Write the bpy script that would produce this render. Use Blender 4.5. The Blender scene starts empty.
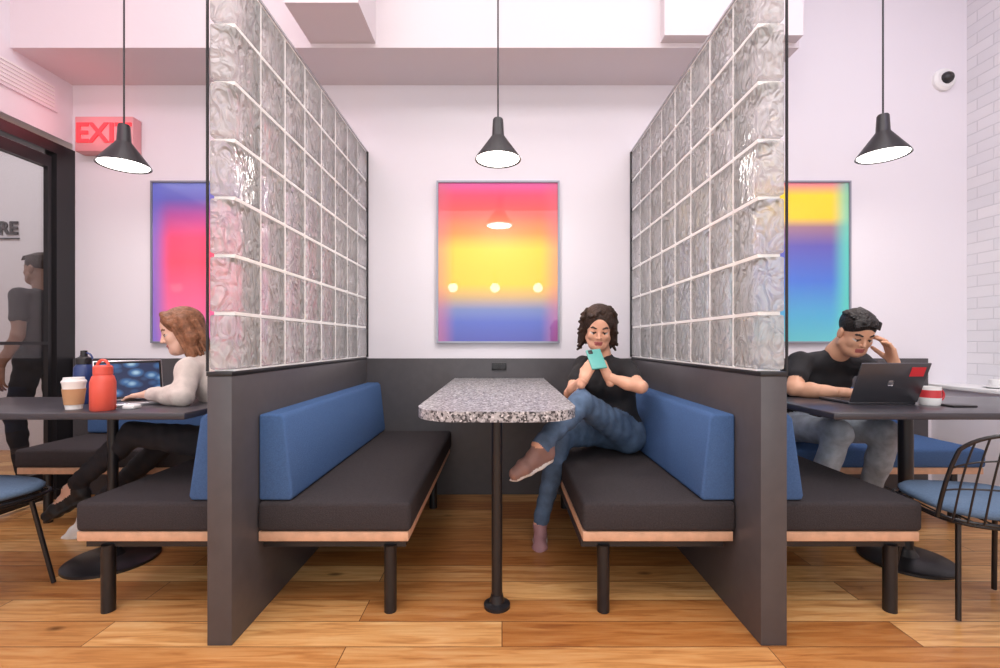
import bpy, bmesh, math, random
import numpy as np
from mathutils import Vector, Matrix
random.seed(4); np.random.seed(4)
F=464.0; VX,VY=502.0,342.0; CZ=1.048
def P(px,py,d): return Vector(((px-VX)*d/F, d, CZ-(py-VY)*d/F))
scene=bpy.context.scene
def srgb(r,g,b):
    f=lambda c:(c/255/12.92 if c/255<=0.04045 else ((c/255+0.055)/1.055)**2.4)
    return (f(r),f(g),f(b),1)
# ---------------------------------------------------------------- materials
def newmat(name):
    m=bpy.data.materials.new(name); m.use_nodes=True
    nt=m.node_tree; return m,nt,nt.nodes['Principled BSDF']
def mat(name,col,rough=.5,metal=0,bump=0,bscale=60,var=0,vscale=8,coat=0,emit=None,estr=0,spec=None):
    m,nt,b=newmat(name)
    b.inputs['Base Color'].default_value=col; b.inputs['Roughness'].default_value=rough
    b.inputs['Metallic'].default_value=metal; b.inputs['Coat Weight'].default_value=coat
    if spec is not None: b.inputs['Specular IOR Level'].default_value=spec
    if emit: b.inputs['Emission Color'].default_value=emit; b.inputs['Emission Strength'].default_value=estr
    tc=nt.nodes.new('ShaderNodeTexCoord')
    if var>0:
        n=nt.nodes.new('ShaderNodeTexNoise'); n.inputs['Scale'].default_value=vscale; n.inputs['Detail'].default_value=4
        nt.links.new(tc.outputs['Object'],n.inputs['Vector'])
        r=nt.nodes.new('ShaderNodeValToRGB')
        r.color_ramp.elements[0].position=.3; r.color_ramp.elements[1].position=.7
        r.color_ramp.elements[0].color=tuple(c*(1-var) for c in col[:3])+(1,)
        r.color_ramp.elements[1].color=tuple(min(1,c*(1+var)) for c in col[:3])+(1,)
        nt.links.new(n.outputs['Fac'],r.inputs['Fac']); nt.links.new(r.outputs['Color'],b.inputs['Base Color'])
    if bump>0:
        n=nt.nodes.new('ShaderNodeTexNoise'); n.inputs['Scale'].default_value=bscale; n.inputs['Detail'].default_value=3
        nt.links.new(tc.outputs['Object'],n.inputs['Vector'])
        bp=nt.nodes.new('ShaderNodeBump'); bp.inputs['Strength'].default_value=bump; bp.inputs['Distance'].default_value=.01
        nt.links.new(n.outputs['Fac'],bp.inputs['Height']); nt.links.new(bp.outputs['Normal'],b.inputs['Normal'])
    return m
M={}
M['wall']=mat('wall_paint',srgb(228,224,231),.6,bump=.05,bscale=90)
M['ceil']=mat('ceiling_paint',srgb(216,208,213),.7,bump=.05,bscale=60)
M['dark']=mat('dark_laminate',srgb(77,74,77),.38,var=.06,vscale=20)
M['seat']=mat('charcoal_fabric',srgb(62,57,59),.9,bump=.5,bscale=400,var=.15,vscale=150,spec=.2)
M['blue']=mat('blue_fabric',srgb(74,104,150),.9,bump=.5,bscale=400,var=.12,vscale=200,spec=.2)
M['ply']=mat('plywood_edge',srgb(212,168,138),.5,var=.12,vscale=25)
M['black']=mat('black_metal',srgb(36,35,38),.4,var=.05,vscale=20)
M['blk2']=mat('black_powdercoat',srgb(29,28,31),.35,var=.05)
M['table']=mat('dark_tabletop',srgb(60,58,64),.3,var=.05,vscale=15)
M['chrome']=mat('brushed_aluminium',srgb(190,190,195),.3,metal=.9,var=.03)
M['white']=mat('white_plastic',srgb(235,235,235),.4,var=.02)
M['mortar']=mat('block_grout',srgb(248,248,247),.35,var=.02,vscale=30)
def floor_mat():
    m,nt,b=newmat('oak_planks'); N=nt.nodes; L=nt.links
    tc=N.new('ShaderNodeTexCoord')
    br=N.new('ShaderNodeTexBrick'); br.inputs['Scale'].default_value=1
    br.inputs['Brick Width'].default_value=1.45; br.inputs['Row Height'].default_value=.145
    br.inputs['Mortar Size'].default_value=.0018; br.inputs['Mortar Smooth'].default_value=.3
    br.inputs['Bias'].default_value=0
    br.offset=.37; br.offset_frequency=2
    br.inputs['Color1'].default_value=(0,0,0,1); br.inputs['Color2'].default_value=(1,1,1,1); br.inputs['Mortar'].default_value=(.5,.5,.5,1)
    L.new(tc.outputs['Object'],br.inputs['Vector'])
    sc=N.new('ShaderNodeVectorMath'); sc.operation='MULTIPLY'; sc.inputs[1].default_value=(2.2,24,1)
    L.new(tc.outputs['Object'],sc.inputs[0])
    add=N.new('ShaderNodeVectorMath'); add.operation='MULTIPLY_ADD'; add.inputs[1].default_value=(37,11,5)
    L.new(br.outputs['Color'],add.inputs[0]); L.new(sc.outputs[0],add.inputs[2])
    n=N.new('ShaderNodeTexNoise'); n.inputs['Scale'].default_value=1.6; n.inputs['Detail'].default_value=8; n.inputs['Distortion'].default_value=.8
    L.new(add.outputs[0],n.inputs['Vector'])
    r=N.new('ShaderNodeValToRGB'); e=r.color_ramp.elements
    e[0].position=.25; e[0].color=srgb(184,128,76); e[1].position=.75; e[1].color=srgb(252,216,160)
    x=e.new(.5); x.color=srgb(234,182,120)
    L.new(n.outputs['Fac'],r.inputs['Fac'])
    r2=N.new('ShaderNodeValToRGB'); e=r2.color_ramp.elements
    e[0].color=srgb(194,160,128); e[1].color=srgb(255,250,240)
    L.new(br.outputs['Color'],r2.inputs['Fac'])
    mx=N.new('ShaderNodeMix'); mx.data_type='RGBA'; mx.blend_type='MULTIPLY'; mx.inputs['Factor'].default_value=1
    L.new(r.outputs['Color'],mx.inputs['A']); L.new(r2.outputs['Color'],mx.inputs['B'])
    v=N.new('ShaderNodeTexVoronoi'); v.inputs['Scale'].default_value=2.6; v.feature='F1'
    sc2=N.new('ShaderNodeVectorMath'); sc2.operation='MULTIPLY'; sc2.inputs[1].default_value=(.8,1.7,1)
    L.new(tc.outputs['Object'],sc2.inputs[0]); L.new(sc2.outputs[0],v.inputs['Vector'])
    kr=N.new('ShaderNodeValToRGB'); kr.color_ramp.elements[0].position=.02; kr.color_ramp.elements[0].color=(.22,.17,.13,1)
    kr.color_ramp.elements[1].position=.09; kr.color_ramp.elements[1].color=(1,1,1,1)
    L.new(v.outputs['Distance'],kr.inputs['Fac'])
    mk=N.new('ShaderNodeMix'); mk.data_type='RGBA'; mk.blend_type='MULTIPLY'; mk.inputs['Factor'].default_value=.8
    L.new(mx.outputs['Result'],mk.inputs['A']); L.new(kr.outputs['Color'],mk.inputs['B'])
    mj=N.new('ShaderNodeMix'); mj.data_type='RGBA'
    L.new(br.outputs['Fac'],mj.inputs['Factor']); L.new(mk.outputs['Result'],mj.inputs['A']); mj.inputs['B'].default_value=srgb(96,58,32)
    L.new(mj.outputs['Result'],b.inputs['Base Color'])
    b.inputs['Roughness'].default_value=.3
    bp=N.new('ShaderNodeBump'); bp.inputs['Strength'].default_value=.12; bp.inputs['Distance'].default_value=.01
    L.new(n.outputs['Fac'],bp.inputs['Height']); L.new(bp.outputs['Normal'],b.inputs['Normal'])
    return m
M['floor']=floor_mat()
def brick_wall_mat():
    m,nt,b=newmat('white_brick'); N=nt.nodes; L=nt.links
    tc=N.new('ShaderNodeTexCoord')
    sx=N.new('ShaderNodeSeparateXYZ'); cx=N.new('ShaderNodeCombineXYZ')
    L.new(tc.outputs['Object'],sx.inputs[0]); L.new(sx.outputs['Y'],cx.inputs['X']); L.new(sx.outputs['Z'],cx.inputs['Y'])
    br=N.new('ShaderNodeTexBrick'); br.inputs['Scale'].default_value=1; br.inputs['Brick Width'].default_value=.21; br.inputs['Row Height'].default_value=.075
    br.inputs['Mortar Size'].default_value=.005; br.inputs['Mortar Smooth'].default_value=.6
    br.inputs['Color1'].default_value=srgb(226,224,228); br.inputs['Color2'].default_value=srgb(218,217,222); br.inputs['Mortar'].default_value=srgb(206,205,210)
    L.new(cx.outputs[0],br.inputs['Vector']); L.new(br.outputs['Color'],b.inputs['Base Color'])
    bp=N.new('ShaderNodeBump'); bp.inputs['Strength'].default_value=.35; bp.inputs['Distance'].default_value=.008; bp.invert=True
    L.new(br.outputs['Fac'],bp.inputs['Height']); L.new(bp.outputs['Normal'],b.inputs['Normal'])
    b.inputs['Roughness'].default_value=.5
    return m
M['brick']=brick_wall_mat()
def terrazzo():
    m,nt,b=newmat('terrazzo'); N=nt.nodes; L=nt.links
    tc=N.new('ShaderNodeTexCoord')
    v=N.new('ShaderNodeTexVoronoi'); v.inputs['Scale'].default_value=130; v.inputs['Randomness'].default_value=1
    L.new(tc.outputs['Object'],v.inputs['Vector'])
    sp=N.new('ShaderNodeSeparateColor'); L.new(v.outputs['Color'],sp.inputs[0])
    r=N.new('ShaderNodeValToRGB'); r.color_ramp.interpolation='CONSTANT'; e=r.color_ramp.elements
    e[0].position=0; e[0].color=srgb(62,60,64)
    e[1].position=.82; e[1].color=srgb(212,210,212)
    for p,c in ((.22,(164,162,165)),(.46,(132,130,134)),(.62,(182,180,183)),(.93,(96,92,94))):
        x=e.new(p); x.color=srgb(*c)
    L.new(sp.outputs[0],r.inputs['Fac']); L.new(r.outputs['Color'],b.inputs['Base Color'])
    b.inputs['Roughness'].default_value=.3
    return m
M['terrazzo']=terrazzo()
def glassblock():
    m,nt,b=newmat('wavy_glass'); N=nt.nodes; L=nt.links
    out=N['Material Output']; N.remove(b)
    tc=N.new('ShaderNodeTexCoord')
    mp=N.new('ShaderNodeMapping'); mp.inputs['Scale'].default_value=(1,1.5,.8); L.new(tc.outputs['Object'],mp.inputs['Vector'])
    n=N.new('ShaderNodeTexNoise'); n.inputs['Scale'].default_value=17; n.inputs['Detail'].default_value=1.4; n.inputs['Distortion'].default_value=1.8
    L.new(mp.outputs[0],n.inputs['Vector'])
    bp=N.new('ShaderNodeBump'); bp.inputs['Strength'].default_value=1; bp.inputs['Distance'].default_value=.06
    L.new(n.outputs['Fac'],bp.inputs['Height'])
    g=N.new('ShaderNodeBsdfGlass'); g.inputs['IOR'].default_value=1.28; g.inputs['Roughness'].default_value=.03; g.inputs['Color'].default_value=(1,1,1,1)
    L.new(bp.outputs['Normal'],g.inputs['Normal'])
    t=N.new('ShaderNodeBsdfTranslucent'); t.inputs['Color'].default_value=(.99,1,.99,1); L.new(bp.outputs['Normal'],t.inputs['Normal'])
    d=N.new('ShaderNodeBsdfDiffuse'); d.inputs['Color'].default_value=(.98,.99,.98,1); L.new(bp.outputs['Normal'],d.inputs['Normal'])
    a=N.new('ShaderNodeMixShader'); a.inputs[0].default_value=.8; L.new(t.outputs[0],a.inputs[1]); L.new(d.outputs[0],a.inputs[2])
    tr=N.new('ShaderNodeBsdfTransparent')
    b1=N.new('ShaderNodeMixShader'); b1.inputs[0].default_value=.45; L.new(g.outputs[0],b1.inputs[1]); L.new(tr.outputs[0],b1.inputs[2])
    b2=N.new('ShaderNodeMixShader'); b2.inputs[0].default_value=.30; L.new(b1.outputs[0],b2.inputs[1]); L.new(a.outputs[0],b2.inputs[2])
    L.new(b2.outputs[0],out.inputs['Surface'])
    return m
M['gblock']=glassblock()
def thin_glass():
    m,nt,b=newmat('clear_pane'); N=nt.nodes; L=nt.links
    out=N['Material Output']; N.remove(b)
    tr=N.new('ShaderNodeBsdfTransparent'); tr.inputs[0].default_value=(.86,.86,.86,1)
    g=N.new('ShaderNodeBsdfGlossy'); g.inputs['Roughness'].default_value=.02
    a=N.new('ShaderNodeMixShader'); a.inputs[0].default_value=.06; L.new(tr.outputs[0],a.inputs[1]); L.new(g.outputs[0],a.inputs[2])
    L.new(a.outputs[0],out.inputs['Surface']); return m
M['pane']=thin_glass()
def poster_mat(name,stops,edge,edgefac=.7,edgecol2=None):
    m,nt,b=newmat(name); N=nt.nodes; L=nt.links
    tc=N.new('ShaderNodeTexCoord'); sx=N.new('ShaderNodeSeparateXYZ'); L.new(tc.outputs['Generated'],sx.inputs[0])
    r=N.new('ShaderNodeValToRGB'); r.color_ramp.interpolation='LINEAR'; e=r.color_ramp.elements
    e[0].position=stops[0][0]; e[0].color=srgb(*stops[0][1]); e[1].position=stops[-1][0]; e[1].color=srgb(*stops[-1][1])
    for p,c in stops[1:-1]:
        x=e.new(p); x.color=srgb(*c)
    L.new(sx.outputs['Z'],r.inputs['Fac'])
    rx=N.new('ShaderNodeValToRGB'); rx.color_ramp.interpolation='EASE'; e=rx.color_ramp.elements
    e[0].position=0; e[0].color=(edgefac,)*3+(1,); e[1].position=1; e[1].color=(edgefac,)*3+(1,)
    for p in (.16,.84):
        x=e.new(p); x.color=(0,0,0,1)
    L.new(sx.outputs['X'],rx.inputs['Fac'])
    ec=N.new('ShaderNodeValToRGB'); e=ec.color_ramp.elements; e[0].color=srgb(*edge); e[1].color=srgb(*(edgecol2 or edge))
    L.new(sx.outputs['X'],ec.inputs['Fac'])
    mx=N.new('ShaderNodeMix'); mx.data_type='RGBA'
    L.new(rx.outputs['Color'],mx.inputs['Factor']); L.new(r.outputs['Color'],mx.inputs['A']); L.new(ec.outputs['Color'],mx.inputs['B'])
    L.new(mx.outputs['Result'],b.inputs['Base Color'])
    b.inputs['Roughness'].default_value=.4; b.inputs['Coat Weight'].default_value=1; b.inputs['Coat Roughness'].default_value=.01; b.inputs['Coat IOR'].default_value=1.55
    return m
# ---------------------------------------------------------------- geometry helpers
def link(o,parent=None):
    scene.collection.objects.link(o)
    if parent: o.parent=parent
    return o
def empty(name,loc=(0,0,0)):
    e=bpy.data.objects.new(name,None); e.location=loc; e.empty_display_size=.1
    scene.collection.objects.link(e); bpy.context.view_layer.update(); return e
def obj_from(name,me,m,parent=None,smooth=False):
    if m is not None and len(me.materials)==0: me.materials.append(m)
    if smooth:
        for p in me.polygons: p.use_smooth=True
    o=bpy.data.objects.new(name,me); link(o)
    if parent:
        o.parent=parent; o.matrix_parent_inverse=parent.matrix_world.inverted()
    return o
def box(name,x0,x1,y0,y1,z0,z1,m,parent=None,bev=0,seg=2,taper=None):
    bm=bmesh.new(); bmesh.ops.create_cube(bm,size=1)
    c=Vector(((x0+x1)/2,(y0+y1)/2,(z0+z1)/2)); s=(x1-x0,y1-y0,z1-z0)
    for v in bm.verts:
        v.co=Vector((v.co.x*s[0],v.co.y*s[1],v.co.z*s[2]))
    if taper:
        for v in bm.verts: taper(v)
    if bev>0:
        bmesh.ops.bevel(bm,geom=bm.edges[:],offset=bev,segments=seg,profile=.5,affect='EDGES')
    me=bpy.data.meshes.new(name); bm.to_mesh(me); bm.free()
    o=obj_from(name,me,m,None,smooth=False)
    o.location=c
    if bev>0:
        for p in me.polygons: p.use_smooth=True
        try: me.set_sharp_from_angle(angle=math.radians(50))
        except Exception: pass
    if parent:
        bpy.context.view_layer.update(); o.parent=parent; o.matrix_parent_inverse=parent.matrix_world.inverted()
    return o
def wbox(name,x0,x1,y0,y1,z0,z1,m):
    bm=bmesh.new(); bmesh.ops.create_cube(bm,size=1)
    for v in bm.verts: v.co=Vector(((x0+x1)/2+v.co.x*(x1-x0),(y0+y1)/2+v.co.y*(y1-y0),(z0+z1)/2+v.co.z*(z1-z0)))
    me=bpy.data.meshes.new(name); bm.to_mesh(me); bm.free(); return obj_from(name,me,m)
def lathe(name,prof,c,m,parent=None,seg=32,smooth=True):
    bm=bmesh.new(); rings=[]
    for r,z in prof:
        if r<1e-5: rings.append([bm.verts.new((0,0,z))])
        else: rings.append([bm.verts.new((r*math.cos(2*math.pi*i/seg),r*math.sin(2*math.pi*i/seg),z)) for i in range(seg)])
    for a,b in zip(rings,rings[1:]):
        for i in range(seg):
            j=(i+1)%seg
            if len(a)==1 and len(b)==1: continue
            if len(a)==1: bm.faces.new((a[0],b[i],b[j]))
            elif len(b)==1: bm.faces.new((a[i],a[j],b[0]))
            else: bm.faces.new((a[i],a[j],b[j],b[i]))
    bmesh.ops.recalc_face_normals(bm,faces=bm.faces[:])
    me=bpy.data.meshes.new(name); bm.to_mesh(me); bm.free()
    o=obj_from(name,me,m,None,smooth=smooth); o.location=c
    if smooth:
        try: me.set_sharp_from_angle(angle=math.radians(40))
        except Exception: pass
    if parent:
        bpy.context.view_layer.update(); o.parent=parent; o.matrix_parent_inverse=parent.matrix_world.inverted()
    return o
def cyl(name,x,y,z0,z1,r,m,parent=None,seg=24):
    return lathe(name,[(0,z0),(r,z0),(r,z1),(0,z1)],(x,y,0),m,parent,seg)
def wires(name,lines,r,m,parent=None,mtx=None,res=3):
    cu=bpy.data.curves.new(name,'CURVE'); cu.dimensions='3D'; cu.bevel_depth=r; cu.bevel_resolution=res; cu.use_fill_caps=True
    for ln in lines:
        cyc=False
        if isinstance(ln,tuple) and ln[0]=='cyc': cyc=True; ln=ln[1]
        s=cu.splines.new('POLY'); s.points.add(len(ln)-1)
        for i,p in enumerate(ln):
            p=Vector(p)
            if mtx: p=mtx@p
            s.points[i].co=(p.x,p.y,p.z,1)
        s.use_cyclic_u=cyc
    t=bpy.data.objects.new('tmpc',cu); scene.collection.objects.link(t)
    dg=bpy.context.evaluated_depsgraph_get(); me=bpy.data.meshes.new_from_object(t.evaluated_get(dg)); me.name=name
    bpy.data.objects.remove(t)
    me.materials.clear()
    return obj_from(name,me,m,parent,smooth=True)
def prism(name,pts,z0,z1,m,parent=None,bev=.003):
    bm=bmesh.new(); a=[bm.verts.new((x,y,z0)) for x,y in pts]; f=bm.faces.new(a)
    r=bmesh.ops.extrude_face_region(bm,geom=[f])
    for v in r['geom']:
        if isinstance(v,bmesh.types.BMVert): v.co.z=z1
    bmesh.ops.recalc_face_normals(bm,faces=bm.faces[:])
    me=bpy.data.meshes.new(name); bm.to_mesh(me); bm.free()
    return obj_from(name,me,m,parent)
def text(name,s,size,loc,m,parent=None,rot=(math.pi/2,0,0),ext=.004,align='CENTER',off=.015):
    cu=bpy.data.curves.new(name,'FONT'); cu.body=s; cu.size=size; cu.extrude=ext; cu.align_x=align; cu.align_y='CENTER'; cu.offset=size*off
    t=bpy.data.objects.new('tmpt',cu); scene.collection.objects.link(t)
    dg=bpy.context.evaluated_depsgraph_get(); me=bpy.data.meshes.new_from_object(t.evaluated_get(dg)); bpy.data.objects.remove(t)
    me.materials.clear()
    o=obj_from(name,me,m); o.location=loc; o.rotation_euler=rot
    bpy.context.view_layer.update()
    if parent: o.parent=parent; o.matrix_parent_inverse=parent.matrix_world.inverted()
    return o
# ---------------------------------------------------------------- room
YB=3.22; XR=3.227; XL=-2.98
wbox('floor',-6.2,XR+.1,-2.5,4.7,-.1,0,M['floor'])
wbox('wall_back',XL,XR+.1,YB,YB+.12,0,3.9,M['wall'])
wbox('wall_right',XR,XR+.12,-2.5,YB,0,3.9,M['brick'])
wbox('ceiling',-6.2,XR+.12,-2.5,4.7,3.9,4.0,M['ceil'])
wbox('wall_left',XL-.1,XL,-2.5,YB+.12,2.42,3.9,M['wall'])
wbox('wall_left_near',XL-.1,XL,-2.5,1.6,0,2.42,M['wall'])
wbox('wall_adjoining_back',-6.2,XL,4.5,4.6,0,3.9,M['wall'])
wbox('wall_adjoining_side',-6.2,-6.1,-2.5,4.5,0,3.9,M['wall'])
wbox('soffit',XL,1.80,2.81,YB,2.83,3.9,M['ceil'])
wbox('beam',-1.16,-.765,2.47,2.81,2.855,3.9,M['ceil'])
wbox('beam.001',.96,1.78,2.74,2.81,2.86,3.9,M['ceil'])
d=empty('door_1',(XL,2.4,0))
box('jamb_far',XL-.06,XL+.02,3.085,YB-.003,0,2.37,M['blk2'],d)
box('head_rail',XL-.06,XL+.02,1.6,3.085,2.30,2.37,M['blk2'],d)
box('door_top_rail',XL-.045,XL+.0,1.75,3.07,2.20,2.275,M['blk2'],d)
box('door_stile',XL-.03,XL+.0,3.045,3.07,0.02,2.2,M['blk2'],d)
box('mid_rail',XL-.045,XL+.0,1.75,3.045,1.03,1.05,M['blk2'],d)
box('bottom_rail',XL-.045,XL,1.75,3.045,.02,.2,M['blk2'],d)
box('near_stile',XL-.045,XL,1.7,1.75,.02,2.275,M['blk2'],d)
box('glass_pane',XL-.03,XL-.022,1.75,3.045,.2,2.2,M['pane'],d)
wbox('trim_wainscot',XL+.03,2.93,3.19,YB,0,.935,M['dark'])
e=empty('wall_ledge',(3.1,2.7,.75))
box('ledge_top',2.95,XR,2.1,YB-.001,.735,.76,M['white'],e,.003)
box('ledge_panel',2.98,XR,2.15,YB-.001,0,.735,M['wall'],e)
e=empty('air_vent',(XL+.02,2.9,2.68))
box('vent_frame',XL,XL+.015,2.45,3.1,2.58,2.76,M['wall'],e)
for i in range(6): box('louver_%d'%i,XL+.012,XL+.022,2.48,3.07,2.60+i*.025,2.612+i*.025,M['white'],e)
c=P(945,79,3.2); e=empty('security_camera',(c.x,YB,c.z))
o=lathe('mount',[(0,0),(.075,0),(.075,.02),(.06,.035),(0,.035)],(0,0,0),M['white'],None); o.location=(c.x,YB,c.z); o.rotation_euler=(math.pi/2,0,0)
bpy.context.view_layer.update(); o.parent=e; o.matrix_parent_inverse=e.matrix_world.inverted()
o=lathe('dome',[(0.04,0),(.038,.018),(.03,.03),(.015,.04),(0,.042)],(0,0,0),M['black'],None); o.location=(c.x,YB-.03,c.z); o.rotation_euler=(math.pi/2,0,0)
bpy.context.view_layer.update(); o.parent=e; o.matrix_parent_inverse=e.matrix_world.inverted()
e=empty('power_outlet',(-.02,3.19,.88))
box('plate',-.07,.03,3.18,3.19,.855,.905,M['blk2'],e,.002)
box('socket_1',-.06,-.03,3.176,3.181,.865,.895,M['black'],e); box('socket_2',-.01,.02,3.176,3.181,.865,.895,M['black'],e)
mr=mat('exit_red',srgb(215,60,68),.4,emit=srgb(255,60,70),estr=.6)
mp_=mat('exit_panel',srgb(215,150,156),.3,emit=srgb(255,130,135),estr=.06)
a=P(76,117,3.15); b_=P(134,152,3.15)
e=empty('exit_sign',((a.x+b_.x)/2,3.17,(a.z+b_.z)/2))
box('housing',a.x,b_.x,3.14,YB-.001,b_.z,a.z,mp_,e,.006)
text('exit_letters','EXIT',.185,((a.x+b_.x)/2,3.137,(a.z+b_.z)/2),mr,e,off=.02)
e=empty('wall_sign',(-4.9,4.49,2.1)); text('sign_letters','STORE',.17,(P(19,0,4.5).x,4.49,P(0,229,4.5).z),M['black'],e,align='RIGHT',off=.04)
box('sign_underline',-5.6,P(20,0,4.5).x,4.485,4.497,P(0,238,4.5).z-.012,P(0,238,4.5).z,M['black'],e)
# ---------------------------------------------------------------- booth dividers
DIV=[(-1.017,-.932,-1),(.893,.983,1)]
BW=.2025; GZ=.946
for (x0,x1,sg) in DIV:
    e=empty('booth_divider',((x0+x1)/2,2.4,.47))
    box('panel',x0,x1,1.6,3.19,0,.93,M['dark'],e,.002)
    box('cap',x0-.002,x1+.002,1.598,3.19,.93,.945,M['blk2'],e,.001)
    g=empty('glass_block_partition',((x0+x1)/2,2.4,1.6))
    bm=bmesh.new()
    for r in range(7):
        for c_ in range(8):
            y0=1.603+c_*(1.617/8); y1=y0+1.617/8; z0=GZ+r*BW; z1=z0+BW
            tmp=bmesh.new(); bmesh.ops.create_cube(tmp,size=1)
            gp=.004
            for v in tmp.verts:
                v.co=Vector(((x0+x1)/2+v.co.x*(x1-x0-.004),(y0+y1)/2+v.co.y*(y1-y0-2*gp),(z0+z1)/2+v.co.z*(BW-2*gp-.004)))
            if c_==0:
                xc=(x0+x1)/2
                ed=[q for q in tmp.edges if all(v.co.y<(y0+y1)/2 for v in q.verts) and abs(q.verts[0].co.z-q.verts[1].co.z)>.05 and (q.verts[0].co.x-xc)*sg<0]
                bmesh.ops.bevel(tmp,geom=ed,offset=.04,segments=6,profile=.5,affect='EDGES')
                ed=[q for q in tmp.edges if len(q.link_faces)==2 and q.calc_face_angle()>1.2]
                bmesh.ops.bevel(tmp,geom=ed,offset=.008,segments=2,profile=.5,affect='EDGES')
            else:
                bmesh.ops.bevel(tmp,geom=tmp.edges[:],offset=.011,segments=2,profile=.5,affect='EDGES')
            me=bpy.data.meshes.new('t'); tmp.to_mesh(me); tmp.free(); bm.from_mesh(me); bpy.data.meshes.remove(me)
    me=bpy.data.meshes.new('glass_blocks'); bm.to_mesh(me); bm.free(); obj_from('glass_blocks',me,M['gblock'],g,smooth=True)
    bm=bmesh.new()
    def addb(a,b,c,d_,e_,f_):
        r_=bmesh.ops.create_cube(bm,size=1)
        for v in r_['verts']: v.co=Vector(((a+b)/2+v.co.x*(b-a),(c+d_)/2+v.co.y*(d_-c),(e_+f_)/2+v.co.z*(f_-e_)))
    for r in range(8):
        z=GZ+r*BW; addb(x0+.006,x1-.006,1.63,3.215,max(z-.006,GZ),z+.006)
    for c_ in range(1,8):
        y=1.603+c_*(1.617/8)
        for r in range(7): addb(x0+.006,x1-.006,y-.004,y+.004,GZ+r*BW+.006,GZ+(r+1)*BW-.006)
    me=bpy.data.meshes.new('grout'); bm.to_mesh(me); bm.free(); obj_from('grout',me,M['mortar'],g)
    xo=x0 if sg<0 else x1
    box('edge_trim',xo-.003,xo+.003,1.598,1.606,GZ,GZ+7*BW,M['blk2'],g)
    xi=x1 if sg<0 else x0
    box('wall_trim',xi-.006,xi+.006,3.205,YB-.001,GZ,GZ+7*BW,M['blk2'],g)
    box('top_trim',x0,x1,1.61,YB-.001,GZ+7*BW,GZ+7*BW+.01,M['chrome'],g)
# ---------------------------------------------------------------- benches
def bench(xa,xb,back,y0=1.76,y1=3.187,tk=1.0):
    e=empty('upholstered_bench',((xa+xb)/2,(y0+y1)/2,.3))
    box('seat_cushion',xa+.002,xb-.002,y0,y1,.325,.44,M['seat'],e,.018,3)
    box('plywood_base',xa+.004,xb-.012,y0+.008,y1,.288,.325,M['ply'],e,.002)
    box('under_rail',xa+.004,xb-.03,y0+.05,y1,.25,.288,M['black'],e)
    bx=(xa+.002) if back<0 else (xb-.002)
    prof=[(0,.442),(.125,.442),(.13,.46),(.098,.755),(.085,.772),(0,.772)]
    bm=bmesh.new(); ys=(y0+.012,y1-.004)
    rows=[[bm.verts.new((bx-back*px_*tk,y,z)) for px_,z in prof] for y in ys]
    n=len(prof)
    for i in range(n): bm.faces.new((rows[0][i],rows[0][(i+1)%n],rows[1][(i+1)%n],rows[1][i]))
    bm.faces.new(rows[0]); bm.faces.new(rows[1][::-1])
    bmesh.ops.recalc_face_normals(bm,faces=bm.faces[:])
    bmesh.ops.bevel(bm,geom=[q for q in bm.edges if q.calc_face_angle()>.9],offset=.01,segments=3,profile=.5,affect='EDGES')
    me=bpy.data.meshes.new('back_cushion'); bm.to_mesh(me); bm.free()
    obj_from('back_cushion',me,M['blue'],e,smooth=True)
    try: me.set_sharp_from_angle(angle=math.radians(40))
    except Exception: pass
    lx=xb-.09 if back<0 else xa+.09
    cyl('leg_1',lx,y0+.05,0,.26,.024,M['blk2'],e); cyl('leg_2',lx,y1-.25,0,.26,.024,M['blk2'],e)
    return e
bench(-.932,-.345,-1); bench(.305,.893,1)
bench(-1.625,-1.017,1,tk=1.38); bench(.983,1.603,-1,tk=1.3)
def wall_bench(xa,xb,seatm):
    e=empty('wall_bench',((xa+xb)/2,2.9,.3))
    box('seat_cushion',xa,xb,2.62,3.187,.335,.44,seatm,e,.018,3)
    box('plywood_base',xa+.01,xb-.01,2.63,3.187,.298,.335,M['ply'],e,.002)
    box('back_cushion',xa+.01,xb-.01,3.07,3.187,.445,.74,M['blue'],e,.015,3)
    for x in (xa+.12,xb-.12): cyl('leg_%d'%(x>0),x,2.70,0,.298,.022,M['blk2'],e)
wall_bench(-2.76,-1.63,M['seat']); wall_bench(1.61,2.74,M['blue'])
# ---------------------------------------------------------------- tables
e=empty('terrazzo_table',(-.02,2.4,.79))
cx0=-.02; hw=.305; pts=[(cx0-hw,3.186)]
yr=1.65; ns=14
for i in range(ns+1):
    a=i/ns*math.pi/2; pts.append((cx0-hw+.17*(1-math.cos(a)), yr+.17*(1-math.sin(a))))
for i in range(ns+1):
    a=(1-i/ns)*math.pi/2; pts.append((cx0+hw-.17*(1-math.cos(a)), yr+.17*(1-math.sin(a))))
pts.append((cx0+hw,3.186))
prism('table_top',pts,.762,.80,M['terrazzo'],e)
cyl('column',cx0,1.84,.01,.762,.0215,M['blk2'],e)
lathe('foot_flange',[(0,0),(.052,0),(.052,.012),(.03,.02),(.024,.05),(0,.05)],(cx0,1.84,0),M['blk2'],e)
cyl('mount_plate',cx0,1.84,.752,.762,.07,M['blk2'],e)
TZ=.757
def side_table(cx,ax,bx_,ya=1.9,yb=2.46,cr=.022,ccx=None):
    e=empty('pedestal_table',(cx,2.2,TZ))
    box('table_top',ax,bx_,ya,yb,TZ-.028,TZ,M['table'],e,.004)
    cyl('column',cx,2.23,.02,TZ-.028,cr,M['blk2'],e)
    lathe('base_disc',[(0,0),(.19,0),(.19,.012),(.18,.018),(.05,.03),(0.03,.06),(0,.06)],(cx,2.23,0),M['blk2'],e,48)
side_table(-1.87,-2.62,-1.30); side_table(1.94,1.36,2.66,cr=.03)
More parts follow.
